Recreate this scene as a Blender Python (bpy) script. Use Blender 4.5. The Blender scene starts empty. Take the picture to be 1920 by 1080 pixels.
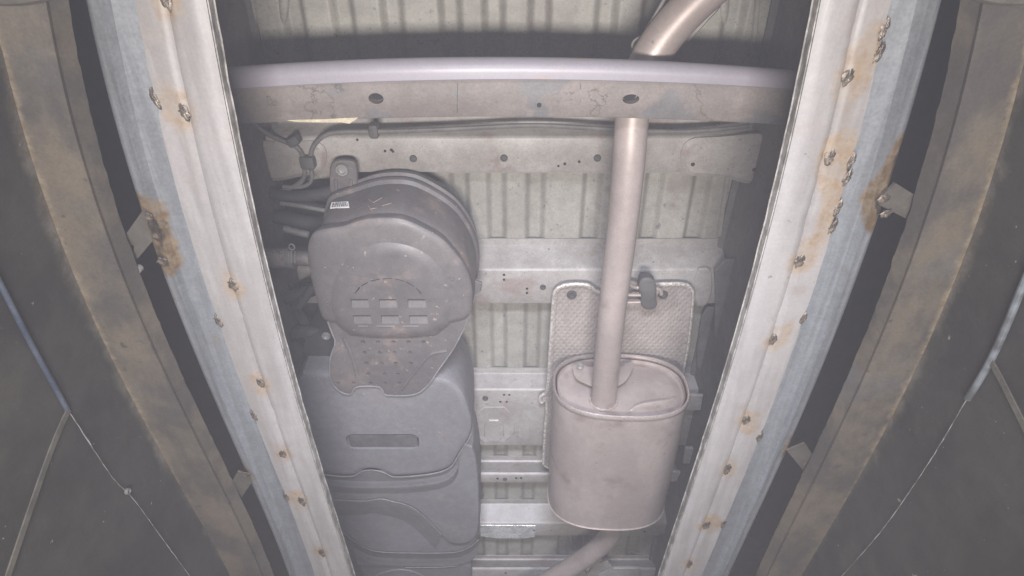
import bpy, bmesh, math, random
import numpy as np
from mathutils import Vector, Matrix, noise as mnoise
R = math.radians
random.seed(7)
SC = bpy.context.scene
COL = SC.collection
# ------------------------------------------------------------------ camera
F = 1150.0                       # focal length in pixels of the 1920 px wide photograph
ELEV = R(55.3)                   # the camera lies in the pit and looks up and forward
CE, SE = math.cos(ELEV), math.sin(ELEV)
cd = bpy.data.cameras.new('camera')
cam = bpy.data.objects.new('camera', cd); COL.objects.link(cam)
cam.rotation_euler = (R(90) + ELEV, 0, 0)
cd.sensor_width = 36.0; cd.lens = F / 1920.0 * 36.0
cd.clip_start = 0.02; cd.clip_end = 200
SC.camera = cam
# ------------------------------------------------------------------ world and lamps
w = bpy.data.worlds.new('World'); SC.world = w; w.use_nodes = True
bg = w.node_tree.nodes['Background']
bg.inputs[0].default_value = (0.88, 0.86, 0.84, 1); bg.inputs[1].default_value = 0.10
SC.view_settings.view_transform = 'Standard'; SC.view_settings.look = 'None'
SC.view_settings.exposure = 0.14; SC.view_settings.gamma = 1.0
def lamp(name, loc, target, sx, sy, power, col, spread=180):
    l = bpy.data.lights.new(name, 'AREA'); l.shape = 'RECTANGLE'; l.size = sx; l.size_y = sy
    l.energy = power; l.color = col; l.spread = R(spread)
    o = bpy.data.objects.new(name, l); COL.objects.link(o); o.location = loc
    o.rotation_euler = (Vector(target) - Vector(loc)).to_track_quat('-Z', 'Y').to_euler()
    return o
lamp('pit_lamp', (0.0, 0.14, -0.55), (0.0, 0.45, 1.3), 0.46, 0.12, 31, (1.0, 0.95, 0.91), 150)
lamp('cool_pit_lamp', (0.0, -0.42, 0.06), (0.0, 1.85, 1.2), 0.50, 0.14, 8.0, (0.80, 0.85, 1.0), 60)
# ------------------------------------------------------------------ pixel rays -> points of the place
def ray(x, y):
    u, v = (x - 960.0) / F, (y - 540.0) / F
    return Vector((u, CE + SE * v, SE - CE * v))
def Z(x, y, z): d = ray(x, y); return d * (z / d.z)
def PX(x, y, X): d = ray(x, y); return d * (X / d.x)
def PY(x, y, Y): d = ray(x, y); return d * (Y / d.y)
def Yof(y, z): return Z(960, y, z).y
# ------------------------------------------------------------------ materials
def mat(name, c1, c2=None, scale=8.0, stretch=(1, 1, 1), rough=0.6, metal=0.0, bump=0.15, bscale=120.0,
        spots=None, attr=None, lines=None, rvar=0.12, pattern=None, contrast=(0.38, 0.62), coat=0.0, grain=0.13):
    m = bpy.data.materials.new(name); m.use_nodes = True
    nt = m.node_tree; N = nt.nodes; L = nt.links
    b = N['Principled BSDF']
    tc = N.new('ShaderNodeTexCoord'); mp = N.new('ShaderNodeMapping')
    L.new(tc.outputs['Object'], mp.inputs[0]); mp.inputs['Scale'].default_value = stretch
    def noise(sc, det=6, ro=0.6, vec=mp):
        n = N.new('ShaderNodeTexNoise'); n.inputs['Scale'].default_value = sc
        n.inputs['Detail'].default_value = det; n.inputs['Roughness'].default_value = ro
        L.new(vec.outputs[0] if vec is mp else vec.outputs['Object'], n.inputs['Vector']); return n
    def ramp(src, a, c):
        r = N.new('ShaderNodeMapRange'); r.interpolation_type = 'SMOOTHSTEP'
        r.inputs['From Min'].default_value = a; r.inputs['From Max'].default_value = c
        L.new(src, r.inputs['Value']); return r.outputs[0]
    def mix(f, a, c):
        x = N.new('ShaderNodeMix'); x.data_type = 'RGBA'
        L.new(f, x.inputs['Factor'])
        for val, s in ((a, x.inputs[6]), (c, x.inputs[7])):
            if isinstance(val, tuple): s.default_value = (*val, 1)
            else: L.new(val, s)
        return x.outputs[2]
    c2 = c2 or tuple(v * 0.7 for v in c1)
    n1 = noise(scale)
    colour = mix(ramp(n1.outputs['Fac'], *contrast), c1, c2)
    if spots:
        for (sc_, th, scol, soft) in spots:
            ns = noise(sc_, 4, 0.55, tc)
            colour = mix(ramp(ns.outputs['Fac'], th, th + soft), colour, scol)
    if lines:
        ln = noise(lines[0], 7, 0.62, tc)
        s1 = N.new('ShaderNodeMath'); s1.operation = 'SUBTRACT'; L.new(ln.outputs['Fac'], s1.inputs[0]); s1.inputs[1].default_value = 0.5
        s2 = N.new('ShaderNodeMath'); s2.operation = 'ABSOLUTE'; L.new(s1.outputs[0], s2.inputs[0])
        inv = N.new('ShaderNodeMath'); inv.operation = 'SUBTRACT'; inv.inputs[0].default_value = 1.0
        L.new(ramp(s2.outputs[0], 0.0, lines[1]), inv.inputs[1])
        colour = mix(inv.outputs[0], colour, lines[2])
    if attr:
        for (an, acol, acol2, nsc, lo, hi) in attr:
            at = N.new('ShaderNodeAttribute'); at.attribute_name = an
            na = noise(nsc, 8, 0.65, tc)
            ad = N.new('ShaderNodeMath'); ad.operation = 'MULTIPLY_ADD'
            L.new(na.outputs['Fac'], ad.inputs[0]); ad.inputs[1].default_value = 1.0
            sb = N.new('ShaderNodeMath'); sb.operation = 'SUBTRACT'; L.new(at.outputs['Fac'], sb.inputs[0]); sb.inputs[1].default_value = 0.5
            L.new(sb.outputs[0], ad.inputs[2])
            n2 = noise(nsc * 2.1, 5, 0.6, tc)
            rc = mix(ramp(n2.outputs['Fac'], 0.4, 0.6), acol, acol2)
            colour = mix(ramp(ad.outputs[0], lo, hi), colour, rc)
    for gsc, gamt in ((240, grain), (46, grain * .8)):          # fine grit and soft blotches of road dust
        g = noise(gsc, 3, 0.6, tc)
        mr = N.new('ShaderNodeMapRange'); mr.inputs['From Min'].default_value = 0.32; mr.inputs['From Max'].default_value = 0.68
        mr.inputs['To Min'].default_value = 1 - gamt; mr.inputs['To Max'].default_value = 1 + gamt * .7
        L.new(g.outputs['Fac'], mr.inputs['Value'])
        mm = N.new('ShaderNodeMix'); mm.data_type = 'RGBA'; mm.blend_type = 'MULTIPLY'; mm.inputs['Factor'].default_value = 1.0
        L.new(colour, mm.inputs[6]); L.new(mr.outputs[0], mm.inputs[7]); colour = mm.outputs[2]
    L.new(colour, b.inputs['Base Color'])
    rr = N.new('ShaderNodeMapRange'); nr = noise(scale * 3, 4)
    L.new(nr.outputs['Fac'], rr.inputs['Value'])
    rr.inputs['To Min'].default_value = max(0.03, rough - rvar); rr.inputs['To Max'].default_value = min(1, rough + rvar)
    L.new(rr.outputs[0], b.inputs['Roughness'])
    b.inputs['Metallic'].default_value = metal
    if coat: b.inputs['Coat Weight'].default_value = coat; b.inputs['Coat Roughness'].default_value = 0.25
    bp = N.new('ShaderNodeBump'); bp.inputs['Strength'].default_value = bump; bp.inputs['Distance'].default_value = 0.002
    if pattern == 'embossed':
        def wave(ang):
            mm = N.new('ShaderNodeMapping'); mm.inputs['Rotation'].default_value = (0, 0, ang)
            L.new(tc.outputs['Object'], mm.inputs[0])
            wv = N.new('ShaderNodeTexWave'); wv.inputs['Scale'].default_value = 25; wv.inputs['Distortion'].default_value = 0.4
            L.new(mm.outputs[0], wv.inputs['Vector']); return wv.outputs['Fac']
        mx = N.new('ShaderNodeMath'); mx.operation = 'MAXIMUM'
        L.new(wave(R(35)), mx.inputs[0]); L.new(wave(R(-35)), mx.inputs[1])
        L.new(mx.outputs[0], bp.inputs['Height'])
    else:
        nb = noise(bscale, 6, 0.6, mp); L.new(nb.outputs['Fac'], bp.inputs['Height'])
    L.new(bp.outputs[0], b.inputs['Normal'])
    return m
RUST, RUST2 = (0.125, 0.083, 0.046), (0.185, 0.142, 0.095)
M = {}
M['plate'] = mat('worn_white_steel', grain=0.07, c1=(0.202, 0.190, 0.185), c2=(0.155, 0.144, 0.138), scale=16, stretch=(1.6, 0.16, 1), rough=0.5, bump=0.12, bscale=150,
                 spots=[(75, 0.71, (0.13, 0.11, 0.10), 0.03), (16, 0.58, (0.175, 0.157, 0.147), 0.15)],
                 attr=[('rust', (0.165, 0.105, 0.052), (0.19, 0.145, 0.098), 34, 0.48, 1.05), ('burn', (0.07, 0.05, 0.035), (0.16, 0.10, 0.055), 60, 0.66, 0.95)])
M['galv'] = mat('galvanised_steel', (0.19, 0.20, 0.212), (0.14, 0.147, 0.157), 9, (6, 0.25, 6), 0.42, 0.35, 0.06, 90,
                spots=[(14, 0.62, (0.15, 0.138, 0.122), 0.14)],
                attr=[('rust', RUST, RUST2, 30, 0.50, 0.80), ('burn', (0.03, 0.026, 0.024), (0.07, 0.05, 0.035), 45, 0.62, 0.82)])
M['edge'] = mat('scratched_edge_steel', (0.30, 0.28, 0.26), (0.13, 0.12, 0.105), 60, (1, 0.5, 1), 0.6, 0.2, 0.6, 90)
M['angle'] = mat('brown_oxidised_steel', (0.088, 0.072, 0.053), (0.045, 0.040, 0.036), 12, (1, 0.6, 1), 0.62, 0.05, 0.2, 60,
                 spots=[(5, 0.54, (0.075, 0.072, 0.07), 0.2), (60, 0.67, (0.04, 0.035, 0.03), 0.06)],
                 attr=[('rust', (0.125, 0.092, 0.052), (0.165, 0.137, 0.098), 40, 0.44, 0.95)])
M['wall'] = mat('black_painted_wall', (0.020, 0.0195, 0.019), (0.034, 0.033, 0.031), 7, (1, 1, 1), 0.6, 0.0, 0.12, 70,
                spots=[(100, 0.72, (0.24, 0.23, 0.21), 0.03), (30, 0.72, (0.17, 0.16, 0.14), 0.04), (6, 0.58, (0.045, 0.042, 0.037), 0.14)],
                attr=[('rust', (0.085, 0.070, 0.052), (0.125, 0.114, 0.10), 17, 0.50, 1.0)])
M['floor'] = mat('grey_green_underbody_paint', (0.275, 0.262, 0.230), (0.228, 0.214, 0.186), 5, (1, 1, 1), 0.55, 0.0, 0.08, 60,
                 spots=[(110, 0.64, (0.17, 0.16, 0.15), 0.05), (34, 0.655, (0.15, 0.145, 0.145), 0.06), (7, 0.56, (0.20, 0.175, 0.155), 0.14)])
M['member'] = mat('dusty_body_paint', (0.295, 0.275, 0.258), (0.235, 0.215, 0.198), 6, (1, 1, 1), 0.48, 0.0, 0.06, 60,
                  spots=[(110, 0.66, (0.17, 0.145, 0.13), 0.04), (13, 0.56, (0.215, 0.178, 0.160), 0.14), (40, 0.69, (0.15, 0.125, 0.11), 0.04)])
M['underseal'] = mat('grey_underseal', (0.12, 0.115, 0.108), (0.088, 0.084, 0.08), 8, (1, 1, 1), 0.7, 0.0, 0.35, 90)
M['dark'] = mat('black_underseal', (0.030, 0.029, 0.028), (0.022, 0.022, 0.022), 10, (1, 1, 1), 0.75, 0.0, 0.3, 60)
M['bumper'] = mat('lilac_grey_coated_steel', grain=0.05, c1=(0.215, 0.198, 0.222), c2=(0.19, 0.175, 0.195), scale=6, stretch=(0.3, 1, 1), rough=0.45, bump=0.03, bscale=60,
                  spots=[(9, 0.63, (0.25, 0.18, 0.145), 0.12)])
M['beam'] = mat('dust_brown_steel', (0.180, 0.155, 0.140), (0.145, 0.126, 0.115), 7, (0.6, 1, 1), 0.6, 0.0, 0.15, 70,
                spots=[(9, 0.56, (0.135, 0.128, 0.128), 0.05), (60, 0.68, (0.12, 0.105, 0.095), 0.05)], lines=(4.6, 0.008, (0.085, 0.075, 0.07)))
M['plastic'] = mat('dusty_black_plastic', (0.100, 0.089, 0.086), (0.076, 0.069, 0.068), 7, (1, 1, 1), 0.56, 0.0, 0.08, 150,
                   spots=[(13, 0.55, (0.165, 0.125, 0.108), 0.2), (60, 0.66, (0.23, 0.18, 0.15), 0.07)], coat=0.05)
M['tank'] = mat('dusty_tank_plastic', (0.150, 0.145, 0.150), (0.128, 0.122, 0.126), 5, (1, 1, 1), 0.55, 0.0, 0.06, 150,
                spots=[(8, 0.56, (0.165, 0.148, 0.146), 0.18), (50, 0.68, (0.20, 0.185, 0.17), 0.08)])
M['edge_highlight'] = mat('painted_edge_highlight', (0.21, 0.20, 0.205), (0.15, 0.145, 0.15), 40, (1, 1, 1), 0.4, 0.0, 0.05, 150)  # lighter tone paints the highlight along plastic edges
M['exhaust'] = mat('dull_exhaust_steel', (0.345, 0.290, 0.265), (0.275, 0.228, 0.208), 5, (1.5, 0.6, 1.5), 0.42, 0.30, 0.05, 70, grain=0.07,
                   spots=[(11, 0.56, (0.20, 0.155, 0.135), 0.2), (75, 0.69, (0.20, 0.155, 0.135), 0.05)])
M['bright'] = mat('bright_rim_steel', (0.42, 0.355, 0.325), (0.34, 0.285, 0.26), 7, (1, 1, 1), 0.26, 0.5, 0.03, 70)
M['shield'] = mat('embossed_aluminium', (0.34, 0.30, 0.275), (0.26, 0.225, 0.205), 9, (1, 1, 1), 0.45, 0.25, 0.6, 60, pattern='embossed')
M['bead'] = mat('aluminium_edge', (0.80, 0.76, 0.70), (0.48, 0.43, 0.38), 90, (1, 1, 1), 0.36, 0.55, 0.8, 160)
M['foil'] = mat('silver_foil', (0.86, 0.86, 0.84), (0.62, 0.62, 0.62), 30, (1, 1, 1), 0.28, 0.6, 0.9, 70)
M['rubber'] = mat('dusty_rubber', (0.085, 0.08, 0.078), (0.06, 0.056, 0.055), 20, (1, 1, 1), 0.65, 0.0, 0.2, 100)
M['line'] = mat('grey_brake_pipe', (0.135, 0.125, 0.12), (0.10, 0.093, 0.09), 20, (1, 1, 1), 0.5, 0.0, 0.1, 100)
M['plug'] = mat('rubber_plug', (0.075, 0.072, 0.07), (0.045, 0.043, 0.042), 40, (1, 1, 1), 0.55, 0.0, 0.2, 100)
M['hole'] = mat('painted_hole_shade', (0.012, 0.012, 0.012), (0.010, 0.010, 0.010), 40, (1, 1, 1), 0.9, 0.0, 0.0, 100)  # black paints the shade inside holes and slits
M['bolt'] = mat('zinc_bolt', (0.36, 0.35, 0.34), (0.27, 0.26, 0.25), 40, (1, 1, 1), 0.4, 0.5, 0.1, 100)
M['weld'] = mat('burnt_weld', (0.17, 0.14, 0.11), (0.06, 0.048, 0.038), 70, (1, 1, 1), 0.42, 0.45, 0.8, 150)
M['bracket'] = mat('plated_bracket_steel', (0.085, 0.077, 0.066), (0.062, 0.055, 0.047), 14, (1, 1, 1), 0.5, 0.2, 0.15, 80,
                   spots=[(40, 0.62, (0.20, 0.12, 0.06), 0.1)])
M['label'] = mat('white_paper_label', (0.80, 0.78, 0.77), (0.72, 0.70, 0.69), 30, (1, 1, 1), 0.6, 0.0, 0.0, 100)
M['ink'] = mat('black_print', (0.03, 0.03, 0.03), (0.06, 0.055, 0.05), 300, (1, 1, 1), 0.6, 0.0, 0.0, 100)
M['scratch'] = mat('orange_chalk', (0.27, 0.175, 0.13), (0.15, 0.12, 0.11), 160, (1, 1, 1), 0.8, 0.0, 0.2, 100)
M['seal'] = mat('yellowed_sealant', (0.50, 0.44, 0.30), (0.36, 0.31, 0.22), 40, (1, 1, 1), 0.6, 0.0, 0.4, 100)
M['blue'] = mat('blue_hose', (0.028, 0.036, 0.06), (0.055, 0.065, 0.085), 14, (1, 1, 1), 0.4, 0.0, 0.1, 60)
M['cord'] = mat('pale_cord', (0.22, 0.21, 0.20), (0.07, 0.065, 0.06), 50, (1, 1, 1), 0.6, 0.0, 0.3, 100)
M['palehose'] = mat('pale_blue_hose', (0.12, 0.135, 0.15), (0.05, 0.053, 0.056), 30, (1, 1, 1), 0.55, 0.0, 0.3, 60)
M['strap'] = mat('dusty_strap', (0.085, 0.078, 0.066), (0.05, 0.047, 0.042), 26, (1, 1, 1), 0.7, 0.0, 0.3, 80)
M['concrete'] = mat('pit_concrete', (0.16, 0.155, 0.15), (0.12, 0.115, 0.11), 6, (1, 1, 1), 0.85, 0.0, 0.4, 40)
# ------------------------------------------------------------------ mesh helpers
class MB:
    def __init__(s): s.v = []; s.f = []
    def add(s, vs): i = len(s.v); s.v += [tuple(p) for p in vs]; return list(range(i, i + len(vs)))
    def loft(s, rings, closed=True, cap0=False, cap1=False):
        ids = [s.add(r) for r in rings]; n = len(rings[0])
        for a, b in zip(ids[:-1], ids[1:]):
            for i in range(n if closed else n - 1):
                j = (i + 1) % n; s.f.append((a[i], a[j], b[j], b[i]))
        if cap0: s.f.append(tuple(reversed(ids[0])))
        if cap1: s.f.append(tuple(ids[-1]))
        return ids
    def box(s, lo, hi):
        x0, y0, z0 = lo; x1, y1, z1 = hi
        s.loft([[(x0, y0, z0), (x1, y0, z0), (x1, y1, z0), (x0, y1, z0)], [(x0, y0, z1), (x1, y0, z1), (x1, y1, z1), (x0, y1, z1)]], True, True, True)
    def tube(s, pts, r, n=12, caps=True):
        pts = [Vector(p) for p in pts]; rr = r if isinstance(r, (list, tuple)) else [r] * len(pts)
        up = None; rings = []
        for i, p in enumerate(pts):
            t = (pts[min(i + 1, len(pts) - 1)] - pts[max(i - 1, 0)]).normalized()
            if up is None: up = t.orthogonal().normalized()
            up = (up - t * up.dot(t)).normalized(); sd = t.cross(up)
            rings.append([p + (up * math.cos(2 * math.pi * k / n) + sd * math.sin(2 * math.pi * k / n)) * rr[i] for k in range(n)])
        s.loft(rings, True, caps, caps)
    def stack(s, outline, rings, cap_top=True):
        """outline: points in plan; rings: (inset, z) from the upper edge down to the lowest face"""
        P = [Vector((p[0], p[1], 0)) for p in outline]; n = len(P)
        A = sum(P[i].x * P[(i + 1) % n].y - P[(i + 1) % n].x * P[i].y for i in range(n))
        if A < 0: P.reverse()
        Nn = []
        for i in range(n):
            a = (P[i] - P[i - 1]); b = (P[(i + 1) % n] - P[i])
            na = Vector((a.y, -a.x, 0)); nb = Vector((b.y, -b.x, 0))
            na.normalize(); nb.normalize(); q = (na + nb)
            q = q.normalized() if q.length > 1e-6 else na
            Nn.append(q / max(0.55, q.dot(na)))
        s.loft([[(p.x - q.x * g[0], p.y - q.y * g[0] - (g[2] if len(g) > 2 else 0), g[1]) for p, q in zip(P, Nn)] for g in rings], True, cap_top, True)
    def build(s, name, m, parent=None, label=None, smooth=35, kind=None, attrs=None):
        me = bpy.data.meshes.new(name); me.from_pydata(s.v, [], s.f)
        bm = bmesh.new(); bm.from_mesh(me); bmesh.ops.recalc_face_normals(bm, faces=bm.faces); bm.to_mesh(me); bm.free()
        if smooth:
            me.shade_smooth(); me.set_sharp_from_angle(angle=R(smooth))
        if attrs:
            for k, vals in attrs.items():
                a = me.attributes.new(k, 'FLOAT', 'POINT'); a.data.foreach_set('value', vals)
        me.materials.append(m)
        return link(name, me, parent, label, kind)
def link(name, me, parent=None, label=None, kind=None, mw=None):
    o = bpy.data.objects.new(name, me); COL.objects.link(o)
    if parent is not None:
        o.parent = parent; o.matrix_parent_inverse = ROOTM(parent).inverted()
    if mw is not None: o.matrix_basis = mw
    if label: o['label'] = label
    if kind: o['kind'] = kind
    return o
def ROOTM(p):
    m = p.matrix_basis.copy()
    while p.parent is not None:
        m = p.parent.matrix_basis @ p.matrix_parent_inverse @ m if False else p.parent.matrix_basis @ m if p.parent.type == 'EMPTY' and False else m
        p = p.parent
    return m
def empty(name, loc, label, cat, group=None):
    o = bpy.data.objects.new(name, None); COL.objects.link(o); o.location = loc
    o.empty_display_size = 0.1
    o['label'] = label; o['category'] = cat
    if group: o['group'] = group
    o.matrix_basis = Matrix.Translation(loc)
    return o
def tag(o, label, cat, group=None):
    o['label'] = label; o['category'] = cat
    if group: o['group'] = group
    return o
def smoothline(pts, it=2, closed=False):
    pts = [Vector(p) for p in pts]
    for _ in range(it):
        out = []; n = len(pts)
        rng = range(n if closed else n - 1)
        if not closed: out.append(pts[0])
        for i in rng:
            a, b = pts[i], pts[(i + 1) % n]
            out += [a * 0.75 + b * 0.25, a * 0.25 + b * 0.75]
        if not closed: out.append(pts[-1])
        pts = out
    return pts
def outl(px, z, it=2): return smoothline([Z(x, y, z) for x, y in px], it, True)
def line(px, z, it=3): return smoothline([Z(x, y, zz) for (x, y), zz in zip(px, z if isinstance(z, (list, tuple)) else [z] * len(px))], it)
def cut(o, cutter):
    """boolean pockets and holes, applied at once"""
    me = bpy.data.meshes.new('cutter'); me.from_pydata(cutter.v, [], cutter.f)
    bm = bmesh.new(); bm.from_mesh(me); bmesh.ops.recalc_face_normals(bm, faces=bm.faces); bm.to_mesh(me); bm.free()
    c = bpy.data.objects.new('cutter', me); COL.objects.link(c)
    md = o.modifiers.new('cut', 'BOOLEAN'); md.object = c; md.operation = 'DIFFERENCE'; md.solver = 'EXACT'; md.use_self = True
    par, mi = o.parent, o.matrix_parent_inverse.copy(); o.parent = None
    dg = bpy.context.evaluated_depsgraph_get(); ev = o.evaluated_get(dg)
    nm = bpy.data.meshes.new_from_object(ev); o.modifiers.clear()
    o.parent = par; o.matrix_parent_inverse = mi
    if len(nm.polygons) > 3: o.data = nm
    nm.shade_smooth(); nm.set_sharp_from_angle(angle=R(35))
    bpy.data.objects.remove(c, do_unlink=True)
def cyl_cut(mb, p, r, z0, z1, sx=1.0, sy=1.0, n=12):
    rg = [[(p[0] + math.cos(2 * math.pi * k / n) * r * sx, p[1] + math.sin(2 * math.pi * k / n) * r * sy, z) for k in range(n)] for z in (z0, z1)]
    mb.loft(rg, True, True, True)
# shared small meshes (facing down)
def plug_mesh(name, r, m, depth=0.004, dish=True, n=14):
    mb = MB(); rings = []
    prof = [(r * 1.0, 0.0), (r * 1.0, -depth * .6), (r * 0.88, -depth), (r * 0.66, -depth), (r * 0.58, -depth * .3), (0.0012, -depth * .3)] if dish else [(r, 0), (r, -depth * .7), (r * .8, -depth), (.0006, -depth)]
    for rr, z in prof: rings.append([(math.cos(2 * math.pi * k / n) * rr, math.sin(2 * math.pi * k / n) * rr, z) for k in range(n)])
    mb.loft(rings, True, True, True)
    me = bpy.data.meshes.new(name); me.from_pydata(mb.v, [], mb.f)
    bm = bmesh.new(); bm.from_mesh(me); bmesh.ops.recalc_face_normals(bm, faces=bm.faces); bm.to_mesh(me); bm.free()
    me.shade_smooth(); me.set_sharp_from_angle(angle=R(40)); me.materials.append(m); return me
PLUG = plug_mesh('plug', 0.0085, M['plug'])
PIN = plug_mesh('drain_hole_shade', 0.0035, M['hole'], 0.0012, False, 10)  # solid black disc painted as the shade of a small hole
BOLT = plug_mesh('bolt', 0.011, M['bolt'], 0.006, True, 12)
WELDS = []
for k in range(4):
    mb = MB(); rings = []; n = 22; rnd = random.Random(k + 3)
    for rr, z in ((1.0, 0.0), (0.85, -0.25), (0.6, -0.42), (0.3, -0.35), (0.06, -0.30)):
        rings.append([(math.cos(2 * math.pi * i / n) * rr * .0066 * rnd.uniform(.6, 1.3), math.sin(2 * math.pi * i / n) * rr * .0115 * rnd.uniform(.65, 1.25), z * .0042 * rnd.uniform(.5, 1.4)) for i in range(n)])
    mb.loft(rings, True, False, True)
    me = bpy.data.meshes.new('weld_spot'); me.from_pydata(mb.v, [], mb.f); me.shade_smooth(); me.materials.append(M['weld']); WELDS.append(me)
def put(me, name, p, parent, rot=0, s=1.0):
    sv = s if isinstance(s, (tuple, list)) else (s, s, s)
    return link(name, me, parent, mw=Matrix.Translation(p) @ Matrix.Rotation(rot, 4, 'Z') @ Matrix.Diagonal((*sv, 1)))
# ================================================================== THE PIT (ground-level frame, rails, walls)
def edge(px, z):
    """traced edge -> X as a smooth function of Y at height z, continued straight beyond the picture"""
    P = [Z(x, y, z) for x, y in px]; ys = np.array([p.y for p in P]); xs = np.array([p.x for p in P])
    c = np.polyfit(ys, xs, 2 if len(px) < 7 else 3); lo, hi = ys.min(), ys.max()
    d = np.polyder(c)
    def f(Y):
        if Y < lo: return float(np.polyval(c, lo) + np.polyval(d, lo) * (Y - lo) * .5)
        if Y > hi: return float(np.polyval(c, hi) + np.polyval(d, hi) * (Y - hi) * .5)
        return float(np.polyval(c, Y))
    return f
ZR, ZA = 0.75, 0.738
YG = [-0.5 + 3.0 * i / 500 for i in range(501)]
SIDES = {
 'left': dict(s=-1,
  inner=[(384, 0), (436, 280), (462, 397), (487, 499), (512, 595), (570, 810), (656, 1080)],
  outer=[(252, 0), (272, 95), (288, 180), (310, 270), (340, 375), (388, 540), (417, 630), (452, 730), (530, 910), (590, 1080)],
  ridge=[(188, 0), (215, 130), (252, 265), (280, 360), (340, 540), (370, 640), (435, 800), (500, 925), (555, 1080)],
  strip=[(82, 0), (95, 60), (125, 180), (160, 300), (200, 440), (240, 540), (272, 630), (320, 735), (370, 835), (410, 890), (490, 1080)],
  rust=[(5, 100), (25, 190), (50, 255), (70, 320), (100, 410), (150, 540), (200, 650), (250, 755), (300, 850), (350, 930), (400, 1010), (430, 1080)],
  welds=[(312, 2), (345, 210), (437, 535), (488, 718), (530, 852), (565, 940), (603, 1037)],
  edgew=[(290, 186), (409, 603), (474, 780), (533, 932)],
  brack=[((292, 405), (232, 478)), ((462, 890), (425, 942))], burnt=[(282, 405), (298, 440), (306, 488), (322, 625), (462, 888)]),
 'right': dict(s=1,
  inner=[(1539, 0), (1527, 90), (1497, 210), (1471, 350), (1447, 430), (1418, 540), (1381, 650), (1346, 765), (1296, 940), (1243, 1080)],
  outer=[(1672, 0), (1660, 60), (1640, 130), (1610, 260), (1585, 350), (1557, 440), (1530, 540), (1497, 620), (1460, 730), (1420, 830), (1370, 955), (1315, 1080)],
  ridge=[(1737, 0), (1712, 100), (1680, 225), (1650, 330), (1615, 440), (1580, 540), (1540, 640), (1495, 755), (1430, 915), (1352, 1080)],
  strip=[(1842, 0), (1812, 165), (1785, 260), (1745, 380), (1690, 540), (1640, 660), (1590, 775), (1545, 870), (1490, 975), (1440, 1080)],
  rust=[(1920, 85), (1905, 190), (1870, 320), (1830, 425), (1780, 540), (1740, 640), (1695, 730), (1645, 835), (1590, 930), (1540, 1020), (1500, 1080)],
  welds=[(1590, 145), (1557, 295), (1500, 490), (1450, 637), (1400, 788), (1365, 880), (1325, 985), (1293, 1058)],
  edgew=[(1652, 55), (1648, 100), (1597, 302), (1588, 335), (1574, 390), (1562, 425), (1505, 597), (1421, 820), (1352, 982)],
  brack=[((1660, 362), (1738, 408)), ((1492, 838), (1535, 890))], burnt=[(1700, 290), (1690, 320), (1655, 372), (1660, 400), (1508, 825), (1485, 848)]),
}
def gauss(p, c, sx, sy): return math.exp(-((p[0] - c.x) / sx) ** 2 - ((p[1] - c.y) / sy) ** 2)
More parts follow.
